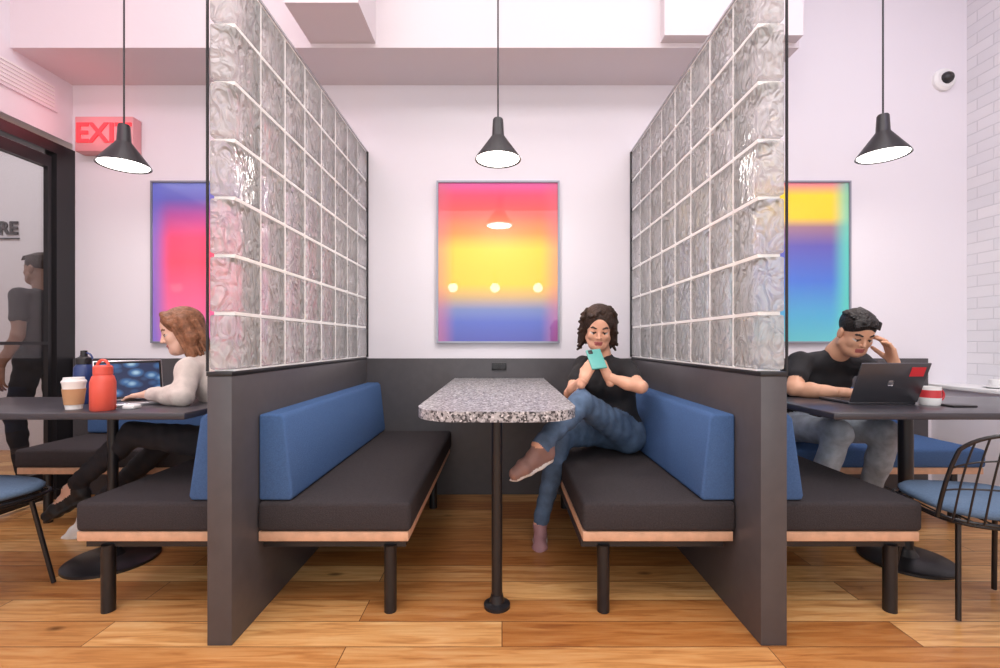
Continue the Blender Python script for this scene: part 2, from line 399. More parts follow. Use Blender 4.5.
# ---------------------------------------------------------------- pendants
em=mat('lamp_diffuser',srgb(255,250,245),.4,emit=(1,.95,.9,1),estr=6)
def pendant(px,py_top,yrim,d=2.5):
    c=P(px,yrim,d); e=empty('pendant_lamp',(c.x,c.y,c.z))
    z=c.z
    lathe('shade',[(.0,.222),(.024,.222),(.028,.215),(.033,.13),(.04,.12),(.118,.012),(.124,0),(.120,0),(.112,.012),(.036,.115),(.0,.118)],(c.x,c.y,z),M['black'],e,40)
    lathe('diffuser',[(0,.004),(.113,.004),(.113,.012),(0,.03)],(c.x,c.y,z),em,e,40)
    cyl('cord',c.x,c.y,z+.22,3.9,.0045,M['black'],e,8)
    l=bpy.data.lights.new('pendant_bulb','AREA'); l.shape='DISK'; l.size=.2; l.energy=5.5; l.color=(1,.92,.86)
    lo=bpy.data.objects.new('bulb_light',l); lo.location=(c.x,c.y,z-.005); link(lo)
    bpy.context.view_layer.update(); lo.parent=e; lo.matrix_parent_inverse=e.matrix_world.inverted()
pendant(498,117,160); pendant(124,123,166); pendant(883,112,156)
gm=mat('opal_globe',srgb(255,250,240),.4,emit=(1,.96,.9,1),estr=14)
for gx in (-.887,-.127,.65):
    e=empty('globe_pendant_lamp',(gx,-2.0,2.03))
    prof=[(.085*math.sin(math.pi*i/14),-.085*math.cos(math.pi*i/14)) for i in range(15)]; prof[0]=(0,-.085); prof[-1]=(0,.085)
    lathe('globe',prof,(gx,-2.0,2.03),gm,e,24); cyl('cord',gx,-2.0,2.115,3.9,.004,M['black'],e,8)
    lathe('cap',[(0,.08),(.03,.08),(.03,.11),(0,.11)],(gx,-2.0,2.03),M['black'],e,16)
# ---------------------------------------------------------------- posters
fr=mat('poster_frame',srgb(150,152,165),.3,metal=.5)
def poster(xa,xb,m):
    z0,z1=1.041,2.158
    e=empty('framed_poster',((xa+xb)/2,3.2,(z0+z1)/2)); t=.012
    box('print',xa+t,xb-t,3.200,3.21,z0+t,z1-t,m,e)
    box('frame_left',xa,xa+t,3.19,YB-.001,z0,z1,fr,e); box('frame_right',xb-t,xb,3.19,YB-.001,z0,z1,fr,e)
    box('frame_top',xa+t,xb-t,3.19,YB-.001,z1-t,z1,fr,e); box('frame_bottom',xa+t,xb-t,3.19,YB-.001,z0,z0+t,fr,e)
poster(-.451,.396,poster_mat('sunset_print',[(0,(50,60,165)),(.12,(60,85,185)),(.2,(100,120,180)),(.28,(200,165,100)),(.36,(250,195,0)),(.58,(255,198,0)),(.68,(252,135,25)),(.80,(245,85,65)),(.92,(236,68,105)),(1,(225,85,165))],(215,100,125),.5))
poster(-2.42,-1.575,poster_mat('pink_print',[(0,(225,120,200)),(.2,(250,110,160)),(.5,(250,80,110)),(.65,(245,80,120)),(.8,(190,90,170)),(.9,(110,110,205)),(1,(120,140,225))],(110,120,220),.8))
poster(1.555,2.403,poster_mat('blue_print',[(0,(90,195,205)),(.15,(70,170,210)),(.38,(60,110,205)),(.6,(85,80,170)),(.72,(150,110,130)),(.78,(250,205,20)),(.92,(255,225,0)),(1,(240,120,150))],(90,200,190),.8,(90,215,190)))
# ---------------------------------------------------------------- wire chairs
cush=mat('chair_cushion',srgb(98,122,150),.9,bump=.4,bscale=350,var=.1,vscale=120)
def wire_chair(x,y,ang):
    e=empty('wire_chair',(x,y,0)); mt=Matrix.Translation((x,y,0))@Matrix.Rotation(ang,4,'Z')
    SZ=.43
    def ring(s,z,n=40,pw=3.2,yo=0):
        o=[]
        for i in range(n):
            t=2*math.pi*i/n; c,s_=math.cos(t),math.sin(t)
            o.append((s*.23*math.copysign(abs(c)**(2/pw),c), yo+s*.22*math.copysign(abs(s_)**(2/pw),s_), z))
        return o
    L1=[('cyc',ring(1,SZ-.02)),('cyc',ring(.92,SZ-.035))]
    wires('seat_frame',L1,.006,M['blk2'],e,mt)
    L=[]
    for k in range(-4,5):
        L.append([(k*.05,-.215,SZ-.02),(k*.05,.215,SZ-.02)])
    wires('seat_grid',L,.003,M['blk2'],e,mt)
    def bk(u,v):
        w=.235*(1-.10*v**3); th=u*1.15
        top=.335*v*(1-.22*abs(u)**3)
        return (w*math.sin(th)/math.sin(1.15), -.235-.07*v+.15*(1-math.cos(th)), SZ-.02+top)
    rim=[bk(-1,v/12) for v in range(13)]+[bk(-1+2*i/24,1) for i in range(1,24)]+[bk(1,1-v/12) for v in range(13)]
    wires('back_frame',[rim],.007,M['blk2'],e,mt)
    L=[[bk(u,v/10) for v in range(11)] for u in [-.8+i*.16 for i in range(11)]]
    L+=[[bk(-1+2*i/20,v) for i in range(21)] for v in (.4,.72)]
    wires('back_grid',L,.0032,M['blk2'],e,mt)
    legs=[]
    for sx in (-1,1):
        legs.append([(sx*.15,.13,SZ-.03),(sx*.19,.19,.009)]); legs.append([(sx*.11,-.06,SZ-.03),(sx*.13,-.09,.009)])
    wires('legs',legs,.009,M['blk2'],e,mt)
    bm=bmesh.new(); rr=[]
    for s,z in ((.0,SZ-.012),(.8,SZ-.014),(.93,SZ-.005),(.95,SZ+.01),(.88,SZ+.024),(.5,SZ+.03),(0,SZ+.03)):
        rr.append([bm.verts.new(p) for p in ring(max(s,.01),z)])
    for a,b in zip(rr,rr[1:]):
        for i in range(40): bm.faces.new((a[i],a[(i+1)%40],b[(i+1)%40],b[i]))
    bmesh.ops.recalc_face_normals(bm,faces=bm.faces[:])
    bm.transform(mt); me=bpy.data.meshes.new('seat_pad'); bm.to_mesh(me); bm.free(); obj_from('seat_pad',me,cush,e,smooth=True)
wire_chair(1.85,1.80,-.18); wire_chair(-2.17,1.87,-.25)
# ---------------------------------------------------------------- SDF people
def smin(a,b,k):
    h=np.clip(.5+.5*(b-a)/k,0,1); return b*(1-h)+a*h-k*h*(1-h)
def pdist(p,X,Y,Z):
    if p[0]=='c':
        _,a,b,ra,rb=p[:5]; ax=b-a; l2=max(ax.dot(ax),1e-9)
        dx,dy,dz=X-a.x,Y-a.y,Z-a.z
        t=np.clip((dx*ax.x+dy*ax.y+dz*ax.z)/l2,0,1)
        return np.sqrt((dx-t*ax.x)**2+(dy-t*ax.y)**2+(dz-t*ax.z)**2)-(ra+(rb-ra)*t)
    _,c,rad,R=p[:4]
    dx,dy,dz=X-c.x,Y-c.y,Z-c.z; k0=0;k1=0
    for i in range(3):
        q=dx*R[i].x+dy*R[i].y+dz*R[i].z
        k0=k0+(q/rad[i])**2; k1=k1+(q/rad[i]**2)**2
    k0=np.sqrt(k0); k1=np.sqrt(k1)+1e-9
    return k0*(k0-1)/k1
def pb(p):
    if p[0]=='c':
        a,b=p[1],p[2]; r=max(p[3],p[4])
        return [min(a[i],b[i])-r for i in range(3)],[max(a[i],b[i])+r for i in range(3)]
    r=max(p[2]); return [p[1][i]-r for i in range(3)],[p[1][i]+r for i in range(3)]
def C(a,b,ra,rb,m,k=.02,sub=False): return ('c',Vector(a),Vector(b),ra,rb,m,k,sub)
def E(c,rad,R,m,k=.02,sub=False): return ('e',Vector(c),rad,R,m,k,sub)
def meta(p): return (p[5],p[6],p[7]) if p[0]=='c' else (p[4],p[5],p[6])
def sdf_mesh(prims,h,noise=None):
    lo=np.array([1e9]*3);hi=-lo
    for p in prims:
        if meta(p)[2]: continue
        a,b=pb(p); lo=np.minimum(lo,a);hi=np.maximum(hi,b)
    lo-=.02;hi+=.02
    ax=[np.arange(lo[i],hi[i]+h,h) for i in range(3)]
    D=np.ones([len(a) for a in ax],dtype=np.float32)
    for p in prims:
        m,k,sub=meta(p); a,b=pb(p); pad=.03+k
        sl=[]
        for i in range(3):
            s0=int(np.searchsorted(ax[i],a[i]-pad)); s1=int(np.searchsorted(ax[i],b[i]+pad)); sl.append(slice(s0,s1))
        X=ax[0][sl[0]][:,None,None];Y=ax[1][sl[1]][None,:,None];Z=ax[2][sl[2]][None,None,:]
        if 0 in D[tuple(sl)].shape: continue
        d=pdist(p,X,Y,Z); cur=D[tuple(sl)]
        D[tuple(sl)]= -smin(-cur,d,k) if sub else smin(cur,d,k)
    if noise is not None:
        D+=noise(ax[0][:,None,None],ax[1][None,:,None],ax[2][None,None,:]).astype(np.float32)
    S=D<0
    n=[s-1 for s in D.shape]
    cs=[(i,j,k) for i in (0,1) for j in (0,1) for k in (0,1)]
    cnt=sum(S[c[0]:c[0]+n[0],c[1]:c[1]+n[1],c[2]:c[2]+n[2]].astype(np.int8) for c in cs)
    act=(cnt>0)&(cnt<8); idx=np.argwhere(act); 
    vid=-np.ones(act.shape,dtype=np.int64); vid[act]=np.arange(len(idx))
    vals={c:D[idx[:,0]+c[0],idx[:,1]+c[1],idx[:,2]+c[2]] for c in cs}
    acc=np.zeros((len(idx),3));w=np.zeros(len(idx))
    for c in cs:
        for a_ in range(3):
            if c[a_]==0:
                c2=list(c);c2[a_]=1;c2=tuple(c2)
                v0,v1=vals[c],vals[c2]; x=(v0<0)!=(v1<0)
                t=np.where(x,v0/np.where(x,v0-v1,1),0)
                pos=np.zeros((len(idx),3)); pos[:]=c; pos[:,a_]=t
                acc[x]+=pos[x]; w[x]+=1
    V=(idx+acc/w[:,None])*h+np.array([a[0] for a in ax])
    faces=[]
    for a_ in range(3):
        b_,c_=(a_+1)%3,(a_+2)%3
        s0=[slice(None)]*3;s1=[slice(None)]*3;s0[a_]=slice(0,-1);s1[a_]=slice(1,None)
        A=S[tuple(s0)];B=S[tuple(s1)]; cr=np.argwhere(A!=B); 
        ok=(cr[:,b_]>0)&(cr[:,c_]>0)&(cr[:,b_]<n[b_])&(cr[:,c_]<n[c_]); cr=cr[ok]
        sgn=A[cr[:,0],cr[:,1],cr[:,2]]
        def g(db,dc):
            q=cr.copy();q[:,b_]-=db;q[:,c_]-=dc; return vid[q[:,0],q[:,1],q[:,2]]
        q=np.stack([g(1,1),g(0,1),g(0,0),g(1,0)],1)
        q[~sgn]=q[~sgn][:,::-1]; faces.append(q)
    Fc=np.concatenate(faces)
    cen=V[Fc].mean(1); best=np.full(len(cen),1e9);lab=np.zeros(len(cen),int); names=[]
    for p in prims:
        m,k,sub=meta(p)
        if sub: continue
        if m not in names: names.append(m)
        d=pdist(p,cen[:,0],cen[:,1],cen[:,2]); x=d<best; best[x]=d[x]; lab[x]=names.index(m)
    return V,Fc,lab,names
def assemble(name,parts,mats,parent=None):
    keys=list(mats.keys()); Vs=[];Fs=[];Ls=[];o=0
    for V,Fc,lab,names in parts:
        Vs.append(V);Fs.append(Fc+o);o+=len(V); mp=np.array([keys.index(n) for n in names]); Ls.append(mp[lab])
    V=np.concatenate(Vs);Fc=np.concatenate(Fs);Lb=np.concatenate(Ls)
    me=bpy.data.meshes.new(name); me.vertices.add(len(V)); me.vertices.foreach_set('co',V.astype(np.float32).ravel())
    me.loops.add(len(Fc)*4); me.loops.foreach_set('vertex_index',Fc.astype(np.int32).ravel())
    me.polygons.add(len(Fc)); me.polygons.foreach_set('loop_start',(np.arange(len(Fc))*4).astype(np.int32))
    for k in keys: me.materials.append(mats[k])
    me.polygons.foreach_set('material_index',Lb.astype(np.int32)); me.polygons.foreach_set('use_smooth',np.ones(len(Fc),dtype=bool))
    me.update(); me.validate()
    return obj_from(name,me,None,parent)
def unit(v): v=Vector(v); return v.normalized()
def head(c,f,u,s=1,neck=None,fem=True):
    f=unit(f); u=Vector(u); u=(u-f*u.dot(f)).normalized(); r=f.cross(u).normalized()
    R=(r,f,u); c=Vector(c)
    W=lambda x,y,z: c+s*(x*r+y*f+z*u)
    e=lambda x,y,z,a,b,cc,m='skin',k=.02,sub=False: E(W(x,y,z),(a*s,b*s,cc*s),R,m,k,sub)
    cc=lambda p,q,ra,rb,m='skin',k=.01: C(W(*p),W(*q),ra*s,rb*s,m,k)
    j=.0 if fem else .006
    pr=[e(0,-.012,.03,.074,.096,.085), e(0,.028,-.042,.055+j,.055,.074,k=.025), cc((-.018,.045,-.09),(.018,.045,-.09),.024+j,.024+j,k=.03),
        cc((0,.062,-.093),(0,.064,-.095),.018+j,.018,k=.02),
        cc((-.048,.01,-.06),(-.028,.045,-.085),.022+j,.020,k=.02),cc((.048,.01,-.06),(.028,.045,-.085),.022+j,.020,k=.02),
        cc((-.028,.066,.018),(.028,.066,.018),.012,.012,k=.015),
        e(.036,.054,-.03,.020,.021,.02,k=.02),e(-.036,.054,-.03,.020,.021,.02,k=.02),
        e(.031,.092,-.001,.015,.012,.010,k=.008,sub=True),e(-.031,.092,-.001,.015,.012,.010,k=.008,sub=True),
        cc((0,.079,.006),(0,.097,-.030),.0065,.0088,k=.008),cc((-.009,.085,-.035),(.009,.085,-.035),.0068,.0068,k=.006),
        cc((-.016,.078,-.060),(.016,.078,-.060),.0048,.0048,'lips',.005),cc((-.012,.078,-.067),(.012,.078,-.067),.0058,.0058,'lips',.005),
        cc((-.005,.083,-.0600),(.005,.083,-.0600),.0042,.0042,'lips',.005),
        e(.075,-.008,-.012,.010,.019,.031,k=.006),e(-.075,-.008,-.012,.010,.019,.031,k=.006)]
    for q in (-1,1):
        pr+=[cc((q*.031,.0662,-.002),(q*.0312,.0662,-.002),.0115,.0115,'eyew',.002), cc((q*.030,.0750,-.006),(q*.0301,.0750,-.006),.0042,.0042,'dark',.001),
             cc((q*.031,.0668,.0015),(q*.0312,.0668,.0015),.0125,.0125,'skin',.003),
             cc((q*.020,.0755,-.0018),(q*.031,.0790,-.0030),.0013,.0019,'dark',.001),cc((q*.031,.0790,-.0030),(q*.043,.0725,-.0012),.0019,.0013,'dark',.001),
             cc((q*.017,.0800,.0205),(q*.034,.0775,.0245),.0026,.0028,'brow',.002),cc((q*.034,.0775,.0245),(q*.048,.068,.0205),.0028,.0018,'brow',.002)]
    nb=Vector(neck)
    nr=.048 if fem else .058
    pr+=[C(W(0,-.02,-.055),nb,nr*s,nr*1.05*s,'skin',.025)]
    return pr,W,R
def hand(w,D,Nn,S,curl=.5,s=1,spread=0,m='skin',thumb=.5,curls=None):
    w=Vector(w); D=unit(D); Nn=Vector(Nn); Nn=(Nn-D*Nn.dot(D)).normalized(); S0=Vector(S); S=D.cross(Nn).normalized()
    if S.dot(S0)<0: S=-S
    pr=[]
    offs=[.030,.010,-.010,-.029]; kn=[.088,.092,.088,.080]; ln=[(.042,.026,.02),(.046,.029,.021),(.042,.027,.021),(.034,.021,.018)]
    pr.append(C(w-D*.03*s,w+D*.015*s,.024*s,.024*s,m,.012))
    for i in range(4):
        k0=w+(D*kn[i]+S*offs[i])*s
        pr.append(C(w+(D*.012+S*offs[i]*.55)*s,k0,.0155*s,.0115*s,m,.012))
        ang=(curls[i] if curls else curl)*.6; p=k0; rr=.0092
        for q in range(3):
            dr=D*math.cos(ang)+Nn*math.sin(ang)+S*(offs[i]*(2+spread*8)*(1 if q==0 else .5)); dr.normalize()
            e_=p+dr*ln[i][q]*s; pr.append(C(p,e_,rr*s,(rr-.0009)*s,m,.002)); rr-=.0009; p=e_; ang+=(curls[i] if curls else curl)*(1.0 if q==0 else .7)
    t0=w+(D*.022+S*.020)*s; d1=unit(D*.62+S*.72+Nn*.35); t1=t0+d1*.045*s
    d2=unit(D*.85+S*(.45-thumb*.5)+Nn*(.3+thumb*.5)); t2=t1+d2*.034*s; d3=unit(D*.85+S*(.2-thumb*.6)+Nn*(.3+thumb*.6)); t3=t2+d3*.026*s
    pr+=[C(t0,t1,.017*s,.0125*s,m,.012),C(t1,t2,.011*s,.0105*s,m,.003),C(t2,t3,.0102*s,.0085*s,m,.002)]
    return pr
def shoe(ankle,toe,up,m='shoe',sole='sole',s=1,upr=(0,0,1),low=False):
    a=Vector(ankle);t=Vector(toe); f=unit(t-a); u=Vector(upr); u=(u-f*u.dot(f)).normalized()
    base=a-u*.062*s
    f2=unit((t-base)-u*(t-base).dot(u)); L=.155*s
    heel=base-f2*.035*s; ball=base+f2*.105*s; tip=base+f2*.155*s
    r=unit(f2.cross(u)); R=(r,f2,u)
    pr=[C(heel+u*.012*s,heel+u*.035*s,.032*s,.032*s,m,.02),C(heel+u*.01*s,ball,.033*s,.035*s,m,.02),C(ball,tip-u*.004*s,.034*s,.027*s,m,.02),
        C(a-u*.01*s,ball+u*.0*s,.034*s,.026*s,m if not low else 'skin',.02),
        E(base+f2*.062*s-u*.026*s,(.040*s,.127*s,.013*s),R,sole,.004)]
    return pr
def lerp(a,b,t): return Vector(a)*(1-t)+Vector(b)*t
def body(J,s=1,fem=True,sleeve='short',hem=1.0,neckskin=True,lowshoe=False,shoeup=None):
    V_={k:Vector(v) for k,v in J.items() if k not in('f',)}
    pel,ch=V_['pel'],V_['chest']; Ls,Rs,Lh,Rh=V_['ls'],V_['rs'],V_['lh'],V_['rh']
    lat=(Rs-Ls).normalized(); lath=(Rh-Lh).normalized(); up=(ch-pel).normalized(); fw=Vector(J['f']).normalized()
    k=.04; w=lerp(pel,ch,.48); latm=(lat+lath).normalized(); nb=V_['neck']
    wr=.084 if fem else .102; cr=.088 if fem else .105
    pr=[C(Lh,Rh,.098*s,.098*s,'pants',.03),
        C(pel+up*.05-latm*.055*s,pel+up*.05+latm*.055*s,.098*s,.098*s,'shirt',k),
        C(w-latm*.05*s,w+latm*.05*s,wr*s,wr*s,'shirt',k),
        C(w-latm*.05*s,ch-lat*.065*s,wr*s,cr*s,'shirt',k),C(w+latm*.05*s,ch+lat*.065*s,wr*s,cr*s,'shirt',k),
        C(ch-lat*.065*s,ch+lat*.065*s,cr*s,cr*s,'shirt',k),
        C(Ls,Rs,.054*s,.054*s,'shirt',k),C(lerp(Ls,Rs,.25),nb-up*.015,.046*s,.046*s,'shirt',.03),C(lerp(Rs,Ls,.25),nb-up*.015,.046*s,.046*s,'shirt',.03)]
    if fem:
        for q in (-1,1): pr.append(C(ch+fw*.055*s+lat*q*.06*s-up*.01,ch+fw*.06*s+lat*q*.06*s-up*.03,.048*s,.052*s,'shirt',.04))
    for S,El,Wr in (('ls','le','lw'),('rs','re','rw')):
        S,El,Wr=V_[S],V_[El],V_[Wr]
        if sleeve=='short':
            g_=1 if not fem else .9
            pr+=[C(S,lerp(S,El,.55),.058*s*g_,.053*s*g_,'shirt',.02),C(S,El,.043*s*g_,.036*s*g_,'skin',.004),
                 C(El,lerp(El,Wr,.35),.036*s*g_,.037*s*g_,'skin',.012),C(lerp(El,Wr,.3),Wr,.037*s*g_,.024*s,'skin',.012)]
        else:
            pr+=[C(S,El,.056*s,.048*s,'shirt',.02),C(El,lerp(El,Wr,.4),.048*s,.045*s,'shirt',.02),C(lerp(El,Wr,.4),lerp(El,Wr,.93),.045*s,.034*s,'shirt',.02),C(lerp(El,Wr,.8),Wr,.026*s,.024*s,'skin',.004)]
    for side in 'lr':
        H,K,A,T=V_[side+'h'],V_[side+'k'],V_[side+'a'],V_[side+'t']; up2=(shoeup or {}).get(side,(0,0,1))
        pr+=[C(H,K,.088*s,.062*s,'pants',.025),C(K,lerp(K,A,.35),.060*s,.056*s,'pants',.02),C(lerp(K,A,.3),lerp(K,A,.93*hem),.056*s,.043*s,'pants',.015),
             C(lerp(K,A,.7),A,.034*s,.031*s,'skin',.004)]
        pr+=shoe(A,T,None,m='shoe_'+side,sole='sole_'+side,s=s,upr=up2,low=lowshoe==side)
    return pr
def folds(amp,fr=38):
    def f(X,Y,Z):
        return amp*(np.sin(fr*X+14*np.sin(5*Y+3*Z)+9*Z)*np.sin(fr*.9*Z+11*np.sin(6*X)-7*Y))
    return f
def person(name,J,hd,hands,hair,mats,s=1,fem=True,sleeve='short',hem=1,lowshoe=False,shoeup=None,hs=1,hnoise=None,bh=.006,fine=.003):
    parts=[]
    parts.append(sdf_mesh(body(J,s,fem,sleeve,hem,lowshoe=lowshoe,shoeup=shoeup),bh,folds(.0035)))
    hp,W,R=head(hd[0],hd[1],hd[2],hs,lerp(J['neck'],hd[0],.05),fem)
    parts.append(sdf_mesh(hp,fine*.6))
    for h in hands: parts.append(sdf_mesh(h,fine*.9))
    parts.append(sdf_mesh(hair(W,R,hs),.0035,hnoise))
    return assemble(name,parts,mats)
def matset(skin,shirt,pants,shoel,shoer,solel,soler,hair,lips=(180,102,98)):
    d={}
    d['skin']=mat('skin',srgb(*skin),.5,var=.05,vscale=20)
    d['shirt']=mat('shirt_cloth',srgb(*shirt),.85,bump=.3,bscale=300,var=.06,vscale=60)
    d['pants']=mat('trouser_cloth',srgb(*pants),.85,bump=.4,bscale=260,var=.22,vscale=22)
    d['shoe_l']=mat('shoe_upper',srgb(*shoel),.6,var=.08); d['shoe_r']=mat('shoe_upper',srgb(*shoer),.6,var=.08)
    d['sole_l']=mat('shoe_sole',srgb(*solel),.6); d['sole_r']=mat('shoe_sole',srgb(*soler),.6)
    d['hair']=mat('hair',srgb(*hair),.5,bump=.8,bscale=90,var=.35,vscale=45,spec=.3); d['brow']=mat('eyebrow',srgb(*[int(c*.8+22) for c in hair]),.7)
    d['lips']=mat('lips',srgb(*lips),.45); d['eyew']=mat('eye_white',srgb(210,200,192),.25); d['dark']=mat('iris_lash',srgb(44,30,26),.3)
    return d
def hair_curly(W,R,s):
    e=lambda x,y,z,a,b,c,k=.02,sub=False: E(W(x,y,z),(a*s,b*s,c*s),R,'hair',k,sub)
    pr=[e(0,-.022,.038,.086,.102,.090),e(0,-.06,-.04,.08,.06,.11)]
    for q in (-1,1):
        pr+=[C(W(q*.076,-.01,.03),W(q*.086,-.012,-.085),.026*s,.026*s,'hair',.02)]
    rnd=random.Random(3)
    for i in range(170):
        a=rnd.uniform(-.15,math.pi+.15); z=rnd.uniform(-.13,.12)
        w=.084 if z<.03 else .084*math.sqrt(max(.05,1-((z-.03)/.105)**2))
        x=math.cos(a)*(w+.010); y=-math.sin(a)*(w+.018)+.005
        pr.append(C(W(x,y,z),W(x*1.06+rnd.uniform(-.012,.012),y+rnd.uniform(-.012,.012),z-.016),rnd.uniform(.006,.010)*s,.007*s,'hair',.003))
    for i in range(28):
        x=rnd.uniform(-.07,.07); y=rnd.uniform(-.06,.06); pr.append(C(W(x,y,.118-abs(x)*.5-abs(y)*.25),W(x,y+.01,.118-abs(x)*.5-abs(y)*.3),.012*s,.009*s,'hair',.004))
    pr+=[e(0,.1,-.035,.058,.078,.1,.012,True)]
    return pr
def hair_bob(W,R,s):
    e=lambda x,y,z,a,b,c,k=.02,sub=False: E(W(x,y,z),(a*s,b*s,c*s),R,'hair',k,sub)
    pr=[e(0,-.02,.036,.085,.103,.091),e(0,-.055,-.05,.08,.055,.12)]
    for q in (-1,1):
        pr+=[C(W(q*.072,-.02,.04),W(q*.085,-.03,-.06),.026*s,.032*s,'hair',.02),C(W(q*.085,-.03,-.06),W(q*.082,-.005,-.15),.032*s,.020*s,'hair',.02),
             C(W(q*.02,.05,.105),W(q*.072,.035,.04),.014*s,.014*s,'hair',.02)]
        for i in range(9):
            pr.append(C(W(q*(.077+.01*math.sin(i*2)),-.08+i*.014,.02),W(q*(.094+.008*math.cos(i*3)),-.09+i*.013,-.15-.012*math.sin(i*5)),.009*s,.007*s,'hair',.004))
    pr+=[e(0,.105,-.04,.075,.085,.115,.012,True)]
    return pr
def hair_short(W,R,s):
    e=lambda x,y,z,a,b,c,k=.015,sub=False: E(W(x,y,z),(a*s,b*s,c*s),R,'hair',k,sub)
    pr=[e(0,-.018,.040,.079,.1,.083)]
    rnd=random.Random(8)
    for i in range(40):
        x=rnd.uniform(-.06,.06); y=rnd.uniform(-.06,.065)
        pr.append(C(W(x,y-.03,.108-abs(x)*.45),W(x*1.1+.006,y+.012,.123-abs(x)*.5-max(0,y)*.35),.011*s,.005*s,'hair',.005))
    for i in range(11):
        x=-.055+i*.011; pr.append(C(W(x,.05,.098-abs(x)*.3),W(x+.008,.080,.082-abs(x)*.35),.012*s,.005*s,'hair',.005))
    pr+=[e(0,.115,-.02,.068,.065,.085,.01,True),e(0,.05,-.09,.11,.1,.08,.01,True)]
    return pr
# ---- woman in the central booth
RW=Vector((.395,2.25,.864)); LW=Vector((.520,2.27,.872))
Jw=dict(f=(-.5,-.86,0),pel=(.64,2.60,.545),lh=(.69,2.53,.54),rh=(.58,2.67,.54),chest=(.575,2.545,.835),neck=(.545,2.515,.965),
  ls=(.655,2.46,.905),rs=(.455,2.585,.915),le=(.675,2.25,.83),lw=LW,re=(.352,2.41,.78),rw=RW,
  lk=(.385,2.25,.755),la=(.165,2.06,.585),lt=(.03,1.99,.53),
  rk=(.31,2.42,.555),ra=(.20,2.43,.10),rt=(.185,2.28,.03))
mw=matset((226,172,144),(34,33,36),(84,106,134),(150,116,108),(172,128,132),(220,210,205),(220,205,200),(54,38,30))
hw_=[hand(RW,(.42,.0,.9),(.75,.6,0),(0,1,.2),.75,.86),hand(LW,(-.38,0,.9),(-.75,.6,0),(0,1,.2),.75,.86)]
person('seated_woman',Jw,((.512,2.46,1.126),(-.14,-.93,-.36),(.02,-.25,1)),hw_,hair_curly,mw,s=.97,hs=.95,shoeup={'l':(-.35,-.35,.87),'r':(0,0,1)})
ph=mat('phone_case',srgb(88,165,158),.4,var=.03); 
e=empty('smartphone',(.455,2.275,.99))
o=box('case',-.037,.037,-.005,.005,-.072,.072,ph,None,.004)
o2=box('camera_bump',-.028,-.006,-.008,-.004,.035,.062,M['blk2'],None,.002)
for q in (o,o2):
    q.parent=e
o.location=(0,0,0); o2.location=(-.017,-.006,.05)
e.location=(.458,2.258,.965); e.rotation_euler=(-.92,-.12,0)
# ---- man at right table
RW=Vector((1.735,2.32,.792)); LW=Vector((2.005,2.37,.935))
Jm=dict(f=(0,-1,0),pel=(1.80,2.86,.555),lh=(1.89,2.84,.54),rh=(1.71,2.84,.54),chest=(1.81,2.68,.84),neck=(1.845,2.56,.985),
  ls=(2.01,2.60,.925),rs=(1.67,2.60,.935),le=(2.09,2.44,.795),lw=LW,re=(1.555,2.47,.80),rw=RW,
  lk=(1.98,2.39,.58),la=(2.03,2.60,.10),lt=(2.05,2.45,.03),rk=(1.73,2.39,.58),ra=(1.70,2.56,.10),rt=(1.66,2.40,.03))
mm=matset((218,166,136),(30,29,33),(166,176,188),(200,200,205),(200,200,205),(235,235,235),(235,235,235),(30,26,26))
hm=[hand(RW,(.9,-.35,-.02),(0,0,-1),(0,1,0),.35,1),hand(LW,(-.3,-.02,.95),(-.9,.2,-.2),(.2,1,0),.5,1)]
person('seated_man',Jm,((1.865,2.44,1.10),(-.12,-.82,-.5),(0,-.5,.85)),hm,hair_short,mm,s=1.03,fem=False,hs=.98)
# ---- girl at the left table
LW=Vector((-1.665,2.20,.802)); RW=Vector((-1.70,2.42,.802))
Jg=dict(f=(-1,0,0),pel=(-1.33,2.38,.545),lh=(-1.34,2.29,.54),rh=(-1.34,2.47,.54),chest=(-1.44,2.38,.85),neck=(-1.53,2.38,.985),
  ls=(-1.50,2.22,.92),rs=(-1.50,2.54,.92),le=(-1.46,2.12,.80),lw=LW,re=(-1.50,2.60,.80),rw=RW,
  lk=(-1.80,2.27,.60),la=(-2.10,2.26,.335),lt=(-2.25,2.24,.25),rk=(-1.79,2.50,.53),ra=(-2.24,2.50,.115),rt=(-2.4,2.49,.03))
mg=matset((232,190,168),(212,200,192),(34,32,38),(28,27,30),(235,232,230),(34,34,34),(240,240,240),(138,94,68))
hg=[hand(LW,(-.93,.1,-.1),(0,0,-1),(0,1,0),.35,.9),hand(RW,(-.93,-.1,-.1),(0,0,-1),(0,-1,0),.35,.9)]
person('seated_girl',Jg,((-1.625,2.35,1.105),(-.78,-.55,-.32),(-.2,0,1)),hg,hair_bob,mg,s=.95,sleeve='long',lowshoe='l',shoeup={'l':(-.45,0,.89),'r':(0,0,1)},hs=.95,hem=.93)
# ---- passer-by behind the glass door
b0=Vector((-3.46,3.5,0))
q=lambda x,y,z: tuple(b0+Vector((x,y,z)))
Jp=dict(f=(-1,0,0),pel=q(0,0,.95),lh=q(0,-.09,.93),rh=q(0,.09,.93),chest=q(0,0,1.27),neck=q(0,0,1.44),ls=q(0,-.17,1.38),rs=q(0,.17,1.38),
  le=q(.04,-.22,1.10),lw=q(-.08,-.23,.87),re=q(.04,.22,1.10),rw=q(-.06,.23,.87),lk=q(-.12,-.09,.50),la=q(-.05,-.1,.09),lt=q(-.2,-.1,.03),rk=q(0,.09,.50),ra=q(.13,.1,.09),rt=q(-.02,.1,.03))
mpz=matset((150,112,95),(50,45,50),(34,34,42),(30,30,30),(30,30,30),(60,60,60),(60,60,60),(50,34,28))
hp_=[hand(Jp['lw'],(-.1,0,-1),(0,1,0),(-1,0,0),.4,1),hand(Jp['rw'],(-.1,0,-1),(0,-1,0),(-1,0,0),.4,1)]
